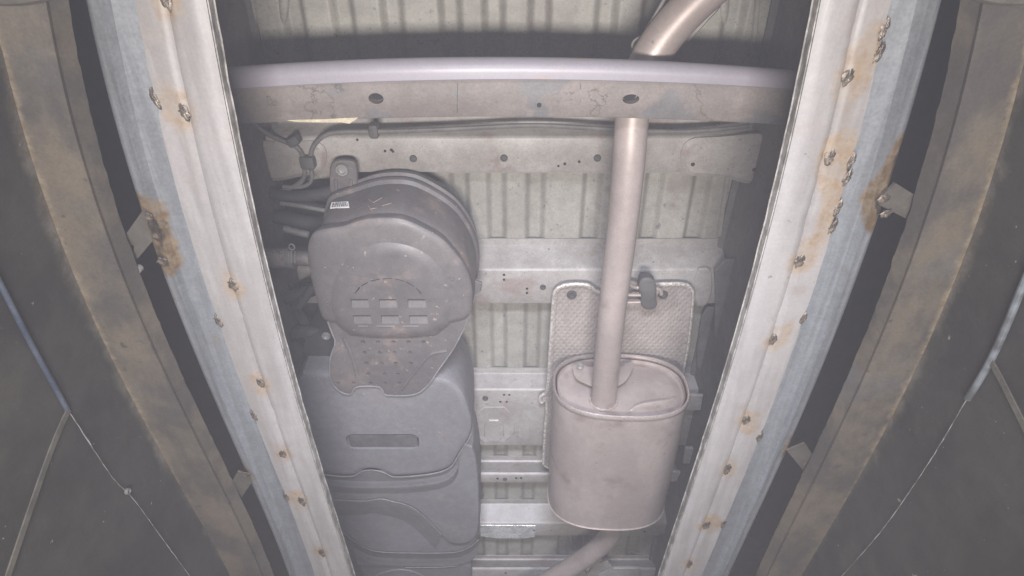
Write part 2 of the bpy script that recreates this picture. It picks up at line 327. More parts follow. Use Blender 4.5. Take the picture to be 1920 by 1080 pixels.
for side, D in SIDES.items():
    s = D['s']
    fi, fo = edge(D['inner'], ZR), edge(D['outer'], ZR)
    fr = edge(D['ridge'], ZR + .002); fs = edge(D['strip'], ZA); fw = edge(D['rust'], ZA)
    opp = 'left' if s < 0 else 'right'
    rail = empty('pit_rail', (s * 0.45, 1.0, ZR),
        'worn white steel rail with rusty welds, beside the %s' % ('black plastic cover' if s < 0 else 'exhaust pipe and muffler'),
        'steel rail', 'steel rails along both sides of the pit')
    # --- cover plate, two strips that meet in a fine seam
    wp = [Z(x, y, ZR) for x, y in D['welds']]; ep = [Z(x, y, ZR) for x, y in D['edgew']]
    mb = MB(); rows = []; NC = 16
    for Y in YG:
        a, b = fo(Y), fi(Y); jag = 0.0
        for e in ep: jag += 0.004 * gauss((0, Y), Vector((0, e.y, 0)), 1, 0.02) * (0.5 + mnoise.noise((Y * 90, s, 0)))
        a += -s * jag + 0.0006 * mnoise.noise((Y * 30, s * 5, 2))
        row = [(a, Y, ZR + .010)]
        for k in range(NC + 1):
            t = k / NC; z = ZR
            if 0.43 <= t <= 0.45: z = ZR + .004       # seam
            if t > 0.86: z = ZR + (t - 0.86) * .028     # the folded inner lip
            row.append((a + (b - a) * t, Y, z))
        row.append((b, Y, ZR + .012)); rows.append(row)
    mb.loft(rows, False)
    rust, burn = [], []
    for p in mb.v:
        r_ = sum(1.15 * gauss(p, c, .028, .042) for c in wp) + sum(.5 * gauss(p, Vector((c.x - s * .006, c.y, 0)), .024, .06) for c in ep)
        b_ = sum(.75 * gauss(p, c, .011, .019) for c in wp) * 1.05 + sum(.85 * gauss(p, c, .007, .022) for c in ep)
        rust.append(min(1, r_) * .78); burn.append(min(1, b_))
    pl = mb.build('cover_plate', M['plate'], rail, attrs={'rust': rust, 'burn': burn}, smooth=50)
    for i, c in enumerate(wp):
        put(WELDS[i % 4], 'weld_spot', c + Vector((0, 0, .0005)), pl, R(8 * s), (1, 1.0 if c.y < .9 else 1.25, 1))
    for i, c in enumerate(ep):
        put(WELDS[(i + 1) % 4], 'weld_spot', Vector((fo(c.y) - s * .001, c.y, ZR + .0005)), pl, R(12 * s), (.75, 1.1, 1.2))
    # inner edge strip (vertical, scratched)
    mb = MB(); rows = []
    for Y in YG[::4]:
        b = fi(Y) - s * .0012; j = .0012 * mnoise.noise((Y * 25, s, 1))
        rows.append([(b, Y, ZR + .0035), (b - s * .0016, Y, ZR + .0035), (b - s * .0016 + j, Y, ZR + .017), (b - s * .003 + j, Y, ZR + .0185), (b + s * .004, Y, ZR + .0185)])
    mb.loft(rows, False)
    mb.build('edge_strip', M['edge'], rail)
    # --- galvanised channel beside it
    mb = MB(); rows = []
    for Y in YG[::2]:
        a, r_ = fo(Y), fr(Y); w_ = abs(r_ - a)
        rows.append([(a - s * .02, Y, ZR + .013), (a, Y, ZR + .013), (a + s * .3 * w_, Y, ZR + .012), (r_ - s * .006, Y, ZR + .0105), (r_ - s * .0025, Y, ZR + .005), (r_, Y, ZR + .0005), (r_ + s * .0022, Y, ZR + .0012), (r_ + s * .0042, Y, ZR + .005)] +
                    [(r_ + s * dx, Y, ZR + dz) for dx, dz in ((.006, .0065), (.016, .0085), (.0165, .0100), (.020, .0112), (.023, .0138), (.0258, .017), (.028, .025), (.0292, .036), (.0295, .10), (.04, .12))])
    mb.loft(rows, False)
    bp_ = [Z(x, y, ZR + .01) for x, y in D['burnt']]
    rust = [min(1, sum(1.0 * gauss(p, c, .03, .045) for c in bp_)) * .85 for p in mb.v]
    burn = [min(1, sum(.9 * gauss(p, c, .017, .022) for c in bp_)) for p in mb.v]
    ch = mb.build('galvanised_channel', M['galv'], rail, attrs={'rust': rust, 'burn': burn}, smooth=40)
    for i, c in enumerate(bp_[:5]):
        if abs(c.x) - abs(fr(c.y)) < .03: put(WELDS[i % 4], 'weld_spot', c + Vector((0, 0, -.002)), ch, R(70), (.9, .8, .8))
    # --- brackets bridging rail and angle
    for (a, b) in D['brack']:
        b = (b[0] - s * 9, b[1] - 7)
        p, q = Z(*a, ZR + .008), Z(*b, ZA + .034)
        dirv = (q - p).normalized(); sd = Vector((-dirv.y, dirv.x, 0)).normalized() * .0155
        ext = q + dirv * .02
        mb = MB(); up = Vector((0, 0, .004))
        ring = []
        poly = [p + sd * 1.1, p - sd * 1.1]
        for k in range(9):
            t = R(180 * k / 8); poly.append(q - sd * math.cos(t) + dirv * .017 * math.sin(t))
        mb.loft([[v for v in poly], [v + up for v in poly]], True, True, True)
        br = mb.build('bracket', M['bracket'], rail)
        c_ = MB(); m_ = q - dirv * .004
        sl = []
        for k in range(16):
            t = 2 * math.pi * k / 16; sl.append(m_ + dirv * .013 * math.cos(t) + sd * .26 * math.sin(t))
        c_.loft([[v + Vector((0, 0, -.02)) for v in sl], [v + Vector((0, 0, .03)) for v in sl]], True, True, True)
        cut(br, c_)
        put(BOLT, 'bolt', q - dirv * .004 - sd * .5 + Vector((0, dirv.y * 0 + .024, -.002)), br, 0, (.55, .55, 1.4))
    # --- brown steel angle (soffit, ragged inner flange)
    ang = empty('steel_angle', (s * 0.62, 1.0, ZA), 'brown rusty steel angle along the top of the %s pit wall' % opp, 'steel angle', 'rusty steel angles on the pit walls')
    mb = MB(); rows = []; NCa = 10
    for Y in YG:
        a, b = fs(Y), fw(Y) + .004 * s; 
        rows.append([(a, Y, ZA + .012)] + [(a + (b - a) * k / NCa, Y, ZA + .0004 * mnoise.noise((Y * 14, k * .5, s))) for k in range(NCa + 1)])
    mb.loft(rows, False)
    rv = []
    for Y in YG:
        near = 1.0 if Y < .75 else max(.35, 1 - (Y - .75) * 1.0)
        rv += [0] + [max(0, (k / NCa - .60) / .40) ** 1.2 * .95 * near for k in range(NCa + 1)]
    mb.build('soffit', M['angle'], ang, attrs={'rust': rv})
    mb = MB(); rows = []
    for Y in YG:
        a = fs(Y) - s * .0015; j = .0010 * mnoise.noise((Y * 16, s * 3, 4)) + .0010 * mnoise.noise((Y * 60, s * 3, 4))
        rows.append([(a, Y, ZA + .003), (a - s * .002, Y, ZA + .002), (a - s * .006, Y, ZA + .012 + j * .3), (a - s * (.010 + j), Y, ZA + .022 + j), (a - s * .004, Y, ZA + .03)])
    mb.loft(rows, False); mb.build('torn_flange', M['angle'], ang)
    if True:   # end clamp of the angle, near the top corner of the picture
        q = Z(30 if s < 0 else 1888, 6, ZA - .012)
        mb = MB(); pts = [q + Vector((s * .07, -.012, 0)), q + Vector((s * .02, -.003, 0)), q + Vector((-s * .02, -.004, .004)), q + Vector((-s * .052, -.014, .012))]
        mb.tube(smoothline(pts, 2), .007, 10); mb.build('end_clamp', M['bracket'], ang)
    # --- wall under it
    wl = empty('pit_wall', (s * 0.64, 1.0, -1.5), 'black painted %s wall of the pit with peeled rusty top edge' % opp, 'pit wall', 'walls of the inspection pit')
    mb = MB(); rows = []; zz = [ZA - .0015, .73, .72, .71, .70, .69, .68, .66, .64, .6, .5, .3, 0, -.4, -.9, -1.5]
    for Y in YG: rows.append([(fw(Y) + .0005 * s * (k > 0), Y, z) for k, z in enumerate(zz)])
    mb.loft(rows, False)
    rv = []
    for Y in YG:
        near = 1.0 if Y < .8 else max(.45, 1 - (Y - .8) * .8)
        rv += [max(0, 1 - (ZA - z) / .055) * .85 * near for z in zz]
    mb.build('wall_face', M['wall'], wl, attrs={'rust': rv})
    X0 = s * .632
    def onwall(x, y): 
        d = ray(x, y); Y = 1.0
        for _ in range(12): p = d * ((fw(Y) - s * .004) / d.x); Y = p.y
        return p
    if s < 0:
        put(plug_mesh('bolt_head', .0055, M['underseal'], .005), 'bolt_head', Vector((0, 0, 0)), wl).matrix_basis = Matrix.Translation(onwall(237, 921)) @ Matrix.Rotation(R(-90), 4, 'Y')
        hose = [(-40, 455), (0, 530), (45, 620), (80, 685), (110, 738), (126, 768)]; cord = [(126, 768), (160, 820), (215, 905), (245, 928), (300, 1005), (355, 1080), (420, 1170)]
        strap = [(128, 768), (112, 800), (90, 855), (50, 970), (10, 1090)]; cord2 = [(318, 1056), (336, 1082), (360, 1120)]
    else:
        hose = [(1960, 440), (1920, 530), (1890, 605), (1860, 672), (1835, 715), (1814, 748)]; cord = [(1814, 748), (1775, 815), (1735, 880), (1665, 982), (1620, 1035), (1570, 1090), (1500, 1170)]
        strap = [(1856, 672), (1875, 705), (1900, 755), (1930, 815), (1980, 930)]; cord2 = [(1720, 860), (1690, 905), (1640, 975)]
    mb = MB(); mb.tube(smoothline([onwall(*p) for p in hose], 2), .0034 if s < 0 else .0046, 10)
    tag(mb.build('hose', M['blue'] if s < 0 else M['palehose']), 'dark blue hose running along the left pit wall' if s < 0 else 'pale blue chipped hose running along the right pit wall', 'hose', 'hoses along the pit walls')
    cp = smoothline([onwall(*p) for p in cord], 4)
    cp = [p + Vector((-s * .0008, 0, .0008 * mnoise.noise((p.y * 60, s, 3)))) for p in cp]
    mb = MB(); mb.tube(cp, [.0004 + .0009 * max(0, mnoise.noise((p.y * 22, s * 2, 7)) + .25) for p in cp], 6)
    tag(mb.build('cord', M['cord']), 'thin pale cord stretched low along the left pit wall' if s < 0 else 'thin frayed white cord stretched along the right pit wall', 'cord', 'cords along the pit walls')
    sp = smoothline([onwall(*p) for p in strap], 3)
    mb = MB(); rows = []
    for i, p in enumerate(sp):
        t = (sp[min(i + 1, len(sp) - 1)] - sp[max(i - 1, 0)]).normalized(); c = t.cross(Vector((1, 0, 0))).normalized() * .0042
        o_ = Vector((-s * .002, 0, 0)); rows.append([p - c, p - c + o_, p + c + o_, p + c])
    mb.loft(rows, True, True, True)
    tag(mb.build('strap', M['strap']), 'dusty flat strap hanging down the left pit wall' if s < 0 else 'dusty flat strap hanging down the right pit wall', 'strap', 'straps on the pit walls')
mb = MB(); mb.box((-.75, -.6, -1.55), (.75, 2.6, -1.5)); o = mb.build('pit_floor', M['concrete'], kind='structure')
# ================================================================== THE VAN'S UNDERSIDE
ZF, ZB = 1.36, 1.29
van = empty('van_underside', (0, 1.0, 1.0), 'grey green ribbed underside of a van seen from below between the pit rails', 'van')
# floor sheet with ribs
ribs = [-.452, -.349, -.247, -.127, -.0376, .0575, .195, .29, .345, .46]
prof = []
for X in np.arange(-.54, .5401, .003):
    z = ZF
    for r_ in ribs:
        d = abs(X - r_); hw = .019
        t = min(1, max(0, (hw + .009 - d) / .018)); z = max(z, ZF + .017 * t * t * (3 - 2 * t))
    prof.append((float(X), z))
mb = MB(); mb.loft([[(x, Y, z + .0012 * mnoise.noise((x * 4, Y * 4, 0))) for x, z in prof] for Y in np.linspace(-.5, 3.0, 60)], False)
fl = mb.build('floor_panel', M['floor'], van, 'ribbed grey green floor sheet', smooth=60)
for (x0, y0, x1, y1) in ((470, -40, 484, 100), (1424, -40, 1411, 100), (1365, 322, 1348, 442)):      # raised joint strips at the floor edges
    a, b = Z(x0, y0, ZF - .004), Z(x1, y1, ZF - .004); mb = MB()
    sd = Vector((.006, 0, 0))
    mb.loft([[a - sd, a - sd * .6 + Vector((0, 0, -.005)), a + sd * .6 + Vector((0, 0, -.005)), a + sd, a + Vector((0, 0, .01))], [b - sd, b - sd * .6 + Vector((0, 0, -.005)), b + sd * .6 + Vector((0, 0, -.005)), b + sd, b + Vector((0, 0, .01))]], True, True, True)
    mb.build('joint_strip', M['floor'], fl)
for cx in (532, 1358):                                                    # pressed tear-drop dimples
    mb = MB(); a = Z(cx, -30, ZF); b = Z(cx, 45, ZF)
    ring = lambda p, k: [p + Vector((k * .010 * math.cos(t), 0, -.006 * k * math.sin(t) + .001)) for t in [math.pi * i / 8 for i in range(9)]]
    mb.loft([ring(a, .9), ring(a.lerp(b, .5), 1.0), ring(a.lerp(b, .8), .8), ring(a.lerp(b, .93), .5), ring(b, .08)], False)
    mb.build('pressed_dimple', M['floor'], fl)
# cross members: near foot, near lower edge, far lower edge (rows of the picture)
def member(yfoot, ynear, yfar, zb=ZB, x0=-.54, x1=.54, flange=True, name='cross_member', m='member', fw_=.022, flat=0.0):
    Yf, Yn, Yb = Yof(yfoot, ZF), Yof(ynear, zb), Yof(yfar, zb)
    r_ = .006
    sec = []
    if flange: sec += [(Yf - fw_, ZF - .001), (Yf - fw_, ZF - .005), (Yf - .004, ZF - .005)]
    else: sec += [(Yf, ZF - .001)]
    sec += [(Yf, ZF - .010), (Yn - .002, zb + r_ * 1.2), (Yn + .001, zb + .002), (Yn + r_, zb)]
    sec += [(Yb - r_, zb), (Yb - .001, zb + .002), (Yb, zb + r_), (Yb + .004, ZF - .01), (Yb + .008, ZF - .005), (Yb + .03, ZF - .005), (Yb + .03, ZF - .001)]
    mb = MB(); xs = np.linspace(x0, x1, 40)
    mb.loft([[(float(x), y + .0008 * mnoise.noise((x * 9, y * 3, z * 9)), z + .0006 * mnoise.noise((x * 7, y * 7, 3))) for y, z in sec] for x in xs], False, False, False)
    return mb.build(name, M[m], van, smooth=40)
cm1 = member(232, 257, 324); cm2 = member(460, 505, 570); cm3 = member(699, 731, 836)
cm4 = member(862, 890, 906, ZB - .004); cm5 = member(943, 982, 1005, ZB); cm6 = member(1046, 1068, 1110, ZB)
for lab, c in zip(('foremost cross member at the picture top with the brake pipe', 'cross member with the heat shield bolts', 'wide cross member with a pressed square', 'narrow cross member with four small holes', 'cross member with silver foil', 'rearmost cross member at the picture bottom'), (cm1, cm2, cm3, cm4, cm5, cm6)): c['label'] = lab
e = Vector((0, 0, -.0003))
for x, y in ((775, 297), (945, 296), (1120, 296)): put(PLUG, 'plug', Z(x, y, ZB) + e, cm1)
for x, y in ((722, 283), (737, 284), (734, 281), (1047, 311), (1059, 307), (1086, 303), (670, 262)): put(PIN, 'drain_hole_shade', Z(x, y, ZB) + e, cm1, 0, random.uniform(.8, 1.1))
put(PLUG, 'plug', Z(1018, 538, ZB) + e, cm2, 0, .9)
for x, y in ((945, 515), (945, 524), (988, 541), (988, 549)): put(PIN, 'drain_hole_shade', Z(x, y, ZB) + e, cm2)
put(PLUG, 'plug', Z(910, 746, ZB) + e, cm3, 0, 1.0)
for x, y in ((945, 740), (955, 740), (938, 753), (950, 753)): put(PIN, 'drain_hole_shade', Z(x, y, ZB) + e, cm3)
put(PLUG, 'plug', Z(947, 898, ZB - .004) + e, cm4, 0, .85)
for x, y in ((933, 897), (968, 896), (977, 896)): put(PIN, 'drain_hole_shade', Z(x, y, ZB - .004) + e, cm4, 0, 1.2)
for x, y in ((1001, 994), (1208, 996)): put(PIN, 'drain_hole_shade', Z(x, y, ZB) + e, cm5, 0, 1.2)
for x, y in ((948, 1074), ): put(PIN, 'drain_hole_shade', Z(x, y, ZB) + e, cm6, 0, 1.2)
def pad(px, z, th, m, name, parent, ins=.003, it=1):
    mb = MB(); mb.stack(outl(px, z, it), [(0, z + .004), (0, z - th * .35), (ins, z - th)]); return mb.build(name, m, parent, smooth=30)
# pressed square and panels on the wide member
pad([(888, 762), (964, 762), (966, 828), (888, 829)], ZB, .003, M['member'], 'pressed_panel', cm3)
pad([(976, 762), (991, 766), (994, 832), (970, 832)], ZB, .002, M['member'], 'pressed_panel', cm3)
pad([(908, 786), (944, 786), (946, 826), (908, 826)], ZB - .003, .005, M['member'], 'pressed_square', cm3, .003, 1)
# foil on member 5, grey tape
pad([(900, 984), (1004, 985), (1003, 1006), (985, 1009), (930, 1009), (901, 1005)], ZB, .0015, M['foil'], 'foil_patch', cm5, .001, 0)
# end gussets
pad([(1276, 258), (1350, 256), (1438, 247), (1450, 262), (1446, 290), (1425, 335), (1400, 345), (1370, 334), (1330, 329), (1276, 328)], ZB, .010, M['member'], 'gusset', cm1, .010, 2)
pad([(455, 262), (540, 265), (612, 262), (614, 322), (560, 330), (520, 340), (470, 330)], ZB, .010, M['member'], 'gusset', cm1, .010, 2)
for x, y in ((1299, 308), (1414, 318)): put(PIN, 'drain_hole_shade', Z(x, y, ZB - .010) + e, cm1, 0, 1.3)
pad([(1302, 504), (1332, 500), (1336, 520), (1334, 556), (1322, 574), (1302, 573)], ZB - .001, .004, M['member'], 'gusset', cm2, .004)
pad([(1338, 486), (1420, 484), (1420, 560), (1392, 590), (1352, 640), (1338, 640), (1342, 560)], 1.27, .005, M['underseal'], 'gusset', cm2, .004)
SPOT = plug_mesh('spot_weld', .0036, M['member'], .0012, True, 10)
rsp = random.Random(11)
for c, yf in ((cm2, 460), (cm3, 699), (cm5, 943)):             # spot welds along the flanges
    Yf = Yof(yf, ZF)
    for k in range(12):
        X = -.10 + .052 * k + rsp.uniform(-.006, .006)
        if abs(X - .225) > .04: put(SPOT, 'spot_weld', Vector((X, Yf - .012 + rsp.uniform(-.0015, .0015), ZF - .0052)), c)
# weld bead where the pipe enters the muffler is added with the exhaust below
# longitudinal side members and sill panels
for s in (-1, 1):
    mb = MB()
    xi, xo = s * .54, s * .66
    sec = [(xi - s * .012, ZF - .002), (xi - s * .012, ZF - .008), (xi, ZF - .016), (xi + s * .004, 1.20), (xi + s * .012, 1.155), (xi + s * .022, 1.148), (xo, 1.15), (xo, ZF)]
    mb.loft([[(x + .004 * mnoise.noise((Y * 3, z * 3, s)), Y, z) for x, z in sec] for Y in np.linspace(-.5, 3, 70)], False)
    mb.build('side_member', M['underseal'], van)
    mb = MB(); mb.box((min(s * .66, s * 1.1), -.6, 1.20), (max(s * .66, s * 1.1), 3.0, 1.30)); mb.build('sill_panel', M['dark'], van)
mb = MB(); mb.box((-1.1, -.7, 1.40), (1.1, 3.1, 1.42)); mb.build('underbody_panel', M['dark'], van)
mb = MB(); mb.box((-1.1, 2.96, .9), (1.1, 3.0, 1.39)); mb.build('rear_panel', M['underseal'], van)
# right side frame plates seen between the member ends
pad([(1318, 575), (1352, 575), (1340, 690), (1305, 700), (1308, 640)], ZB + .03, .004, M['underseal'], 'gusset', cm3, .003)
for yy in ((738, 768), (838, 868)):
    pad([(1285, yy[0]), (1318, yy[0] + 2), (1314, yy[1]), (1280, yy[1])] , 1.24, .004, M['member'], 'mounting_tab', cm3, .002, 0)
pad([(1250, 880), (1276, 884), (1270, 900), (1248, 902)], 1.24, .004, M['member'], 'mounting_tab', cm4, .002, 0)
# rear lattice bracket at the picture bottom
lat = pad([(1085, 1052), (1112, 1048), (1140, 1052), (1150, 1064), (1200, 1064), (1204, 1110), (1060, 1110), (1064, 1078)], ZB - .01, .004, M['member'], 'lattice_bracket', van, .002, 0)
c_ = MB()
for tri in ([(1094, 1066), (1113, 1062), (1101, 1077)], [(1124, 1068), (1145, 1067), (1123, 1078)], [(1120, 1051), (1140, 1052), (1128, 1057)]):
    tp = [Z(x, y, ZB - .012) for x, y in tri]; c_.loft([[p + Vector((0, 0, -.02)) for p in tp], [p + Vector((0, 0, .03)) for p in tp]], True, True, True)
cut(lat, c_)
# ------------------------------------------------------------------ bumper beam
topx = [(300, 139), (420, 130), (600, 120), (800, 112), (960, 110), (1150, 113), (1350, 125), (1505, 137), (1640, 150)]
low = [(300, 180), (425, 169), (600, 160), (800, 153), (960, 150), (1150, 153), (1350, 161), (1500, 170), (1640, 182)]
bot = [(300, 243), (440, 233), (600, 226), (800, 220), (960, 218), (1150, 220), (1300, 225), (1480, 235), (1640, 246)]
def fy(px, z):
    P = [Z(x, y, z) for x, y in px]; c = np.polyfit([p.x for p in P], [p.y for p in P], 2); return lambda X: float(np.polyval(c, X))
ft, fl_, fb = fy(topx, 1.005), fy(low, 1.0), fy(bot, 1.025)
beam = empty  # placeholder for name clarity
XS = np.linspace(-.56, .56, 80)
mb = MB(); rows = []
for X in XS:
    X = float(X); a, b = ft(X), fl_(X); wd = b - a; row = [(X, a + .022, 1.10), (X, a + .004, 1.035), (X, a, 1.018)]
    for t in np.linspace(10, 90, 9): row.append((X, a + wd * .62 * (1 - math.cos(R(t))), 1.018 - .018 * math.sin(R(t))))
    row += [(X, b - .002, 1.0), (X, b, 1.002), (X, b, 1.02)]
    rows.append(row)
mb.loft(rows, False)
bb = mb.build('bumper_beam', M['bumper'], van, 'lilac grey bumper beam with rounded lower edge', smooth=40)
mb = MB(); rows = []
for X in XS:
    X = float(X); b, c = fl_(X) - .001, fb(X)
    zw = .0006 * mnoise.noise((X * 12, 1, 1))
    rows.append([(X, b, 1.010), (X, b + (c - b) * .35, 1.011 + zw), (X, b + (c - b) * .62, 1.014 + zw), (X, b + (c - b) * .70, 1.0175), (X, c - .003, 1.022), (X, c, 1.025), (X, c, 1.032), (X, c - .004, 1.036), (X, b, 1.036)])
mb.loft(rows, True, True, True)
bp = mb.build('beam_plate', M['beam'], bb)
c_ = MB()
for (x, y, rx, ry) in ((705, 185, .0125, .0095), (1183, 186, .0140, .0085)): cyl_cut(c_, Z(x, y, 1.012), 1, .98, 1.033, rx, ry, 18)
cut(bp, c_)
for (x, y) in ((705, 185), (1183, 186)): put(plug_mesh('beam_hole_shade', .0075, M['hole'], .002, False), 'beam_hole_shade', Z(x, y, 1.012) + Vector((0, 0, .0195)), bb, 0, (1.55, 1.1, 1))  # black disc added to darken the inside of each beam hole
for (x0, y0, x1, y1) in ((858, 156, 857, 212), (1088, 156, 1088, 192)):                            # vertical joints in the plate
    a, b = Z(x0, y0, 1.0095), Z(x1, y1, 1.0135); mb = MB(); d = Vector((.0006, 0, 0)); u = Vector((0, 0, .004))
    mb.loft([[a - d, a + d, a + d + u, a - d + u], [b - d, b + d, b + d + u, b - d + u]], True, True, True); mb.build('joint_line', M['plug'], bb)
a = Z(1011, 197, 1.012); put(PIN, 'drain_hole_shade', a, bb, 0, 1.1)
mb = MB(); yl = [Z(x, y, 1.0215) for x, y in ((538, 226), (560, 224.5), (600, 224), (645, 221.5), (672, 220.5), (664, 226), (655, 232), (640, 229.5), (600, 229.5), (560, 229))]
mb.loft([[p for p in yl], [p + Vector((0, 0, .004)) for p in yl]], True, True, True); mb.build('sealant_smear', M['seal'], bb)
mb = MB()
for (p, q) in (((1462, 206), (1472, 206)), ((1466, 199), (1465, 214))):
    a, b = Z(*p, 1.0155), Z(*q, 1.0165); d = (b - a).cross(Vector((0, 0, 1))).normalized() * .0012; u = Vector((0, 0, .003))
    mb.loft([[a - d, a + d, a + d + u, a - d + u], [b - d, b + d, b + d + u, b - d + u]], True, True, True)
mb.build('paint_tick', M['seal'], bb)
# ------------------------------------------------------------------ brake pipes
br = None
mb = MB(); mb.tube(line([(583, 318), (582, 290), (588, 272), (604, 256), (625, 247), (700, 247), (800, 244), (900, 239), (1000, 234), (1090, 239), (1240, 248), (1330, 245), (1405, 236)], 1.275), .0052, 10)
br = mb.build('brake_pipe', M['line'], van, 'long dark brake pipe running across under the beam')
def clip(x, y, wx, wy, z, par, m='rubber', rot=0):
    p = Z(x, y, z); t = z / ray(x, y).z / F
    mb = MB(); hx, hy = wx * t / 2, wy * t / 2
    ol = [Vector((math.copysign(abs(math.cos(a)) ** .45, math.cos(a)) * hx, math.copysign(abs(math.sin(a)) ** .45, math.sin(a)) * hy, 0)) for a in [2 * math.pi * k / 20 for k in range(20)]]
    ol = [Matrix.Rotation(rot, 3, 'Z') @ q + p for q in ol]
    mb.stack(ol, [(0, z + .02), (0, z - .001), (.0015, z - .0035), (.004, z - .0045)]); return mb.build('pipe_clip', M[m], par)
clip(700, 247, 18, 27, 1.270, br)
mb = MB(); mb.tube(line([(473, 228), (490, 244), (512, 257), (535, 266), (556, 274), (568, 290), (572, 318), (570, 338), (548, 352), (515, 362)], 1.272), .0052, 10)
br2 = mb.build('brake_pipe', M['line'], van, 'short brake pipe bending down beside the plastic cover')
clip(549, 266, 24, 18, 1.266, br2, 'rubber', R(-25)); clip(576, 306, 28, 26, 1.266, br2)
mb = MB(); mb.tube(line([(583, 318), (586, 332), (580, 346), (560, 352), (530, 350)], 1.27), .0045, 10); mb.build('pipe_end', M['line'], br)
# ------------------------------------------------------------------ plastic cover (canister shroud)
cov = None
lip = [(588, 436), (612, 430), (640, 427), (665, 418), (690, 411), (740, 409), (768, 416), (800, 432), (830, 449), (852, 474), (872, 500), (884, 530), (886, 560), (883, 592), (868, 602), (842, 606), (830, 618), (822, 628), (808, 632), (740, 633), (660, 632), (649, 626), (642, 610), (632, 606), (606, 604), (597, 580), (588, 545), (579, 510), (575, 475), (579, 450)]
z0 = 1.085
body_px = [(592, 445), (600, 432), (640, 421), (690, 404), (742, 402), (775, 410), (836, 444), (862, 474), (882, 510), (890, 545), (888, 590), (860, 602), (640, 604), (606, 600), (590, 540), (582, 500)]
mb = MB(); mb.stack(outl(body_px, 1.105, 2), [(0, 1.30, .012), (-.005, 1.258, .022), (-.006, 1.250, .022), (-.001, 1.246, .020), (-.001, 1.236, .0195), (-.006, 1.232, .019), (-.005, 1.224, .018), (0, 1.219, .015), (.001, 1.18, .010), (.001, 1.135, .004), (.003, 1.115, 0), (.010, 1.107, 0), (.018, 1.105, 0)])
cov = mb.build('plastic_cover', M['plastic'], van, 'dusty black plastic cover with louvres, shaped like a half drum')
mb = MB(); mb.stack(outl(lip, z0, 2), [(.004, 1.115), (0, 1.100), (.0, z0 + .004), (.002, z0 + .0015), (.008, z0 - .001), (.016, z0 - .003)])
sh0 = mb.build('lower_shell', M['plastic'], cov)
dome = [(628, 560), (640, 520), (662, 488), (695, 470), (740, 466), (785, 480), (815, 505), (835, 545), (836, 590), (815, 622), (740, 628), (660, 624), (634, 600)]
mb = MB(); mb.stack(outl(dome, z0 - .01, 3), [(-.020, z0 + .002), (-.017, z0 - .0005), (-.010, z0 - .004), (-.002, z0 - .0075), (.006, z0 - .0095), (.014, z0 - .010)])
sh = mb.build('louvre_panel', M['plastic'], cov)
zl = z0 - .010
c_ = MB()
for yy, xs_ in ((561, ((657, 690), (710, 743), (764, 798))), (591, ((661, 695), (714, 747), (767, 801)))):
    for xa, xb in xs_:
        a, b = Z(xa, yy, zl), Z(xb, yy, zl); e2 = Z(xa, yy + 16, zl).y
        r0 = [(a.x, a.y, zl - .004), (a.x, a.y, zl + .026), (a.x, a.y + .034, zl + .026), (a.x, a.y + .034, zl + .011), (a.x, a.y + .0065, zl + .0062), (a.x, e2, zl + .0004), (a.x, e2, zl - .004)]
        c_.loft([r0, [(b.x, y, z) for _, y, z in r0]], True, True, True)
for yy, xs_ in ((561, ((657, 690), (710, 743), (764, 798))), (591, ((661, 695), (714, 747), (767, 801)))):
    for xa, xb in xs_:
        a, b = Z(xa, yy - 1, zl), Z(xb, yy - 1, zl); mb = MB(); mb.box((a.x, a.y, zl + .0006), (b.x, a.y + .0042, zl + .006)); mb.build('louvre_slot_shade', M['hole'], cov, smooth=0)  # black box paints the shade in each louvre slit
arc = [(664, 552), (676, 537), (692, 528), (714, 523), (738, 522), (760, 528), (779, 539), (792, 553)]
for (p, q) in zip(arc[:-1], arc[1:]):
    a, b = Z(*p, zl), Z(*q, zl); a, b = a.lerp(b, .12), a.lerp(b, .88); d = (b - a).normalized(); n_ = Vector((-d.y, d.x, 0)) * .0012
    r0 = [a - n_, a + n_]; r1 = [b - n_, b + n_]
    up, dn = Vector((0, 0, .008)), Vector((0, 0, -.02))
    c_.loft([[a - n_ + dn, a + n_ + dn, a + n_ + up, a - n_ + up], [b - n_ + dn, b + n_ + dn, b + n_ + up, b - n_ + up]], True, True, True)
cut(sh, c_); cut(sh0, c_)
for xa, xb in ((672, 690), (705, 740), (755, 785)):                            # faint third row of ribs
    a, b = Z(xa, 612, zl), Z(xb, 612, zl); mb = MB(); d = Vector((0, .0025, 0)); u = Vector((0, 0, .003))
    mb.loft([[a - d, a - Vector((0, 0, .0012)), a + d, a + u], [b - d, b - Vector((0, 0, .0012)), b + d, b + u]], True, True, True); mb.build('rib', M['plastic'], cov)
zp = 1.090
pp = [(612, 597), (640, 600), (655, 600), (740, 600), (815, 600), (832, 598), (852, 594), (877, 590), (874, 610), (860, 636), (850, 655), (835, 676), (820, 697), (808, 716), (797, 728), (784, 738), (765, 742), (738, 742), (721, 741), (717, 731), (711, 725), (690, 724), (668, 725), (662, 732), (658, 740), (643, 738), (628, 727), (619, 711), (617, 690), (620, 665), (630, 642), (622, 624)]
mb = MB(); mb.stack(outl(pp, zp, 1), [(0, 1.13), (0, zp + .004), (.0012, zp + .003)])
pf = mb.build('perforated_panel', M['plastic'], cov)
po = outl(pp, zp + .003, 1); i0 = max(range(len(po)), key=lambda i: po[i].y * 0 + -abs(po[i].x - Z(876, 612, zp).x) - abs(po[i].y - Z(876, 612, zp).y))
mb = MB(); mb.tube([p + Vector((0, 0, .0005)) for p in po] + [po[0]], .0017, 6, False); mb.build('rolled_edge', M['edge_highlight'], cov)  # paler tube paints the highlight along the panel edge
c_ = MB(); zq = zp + .003
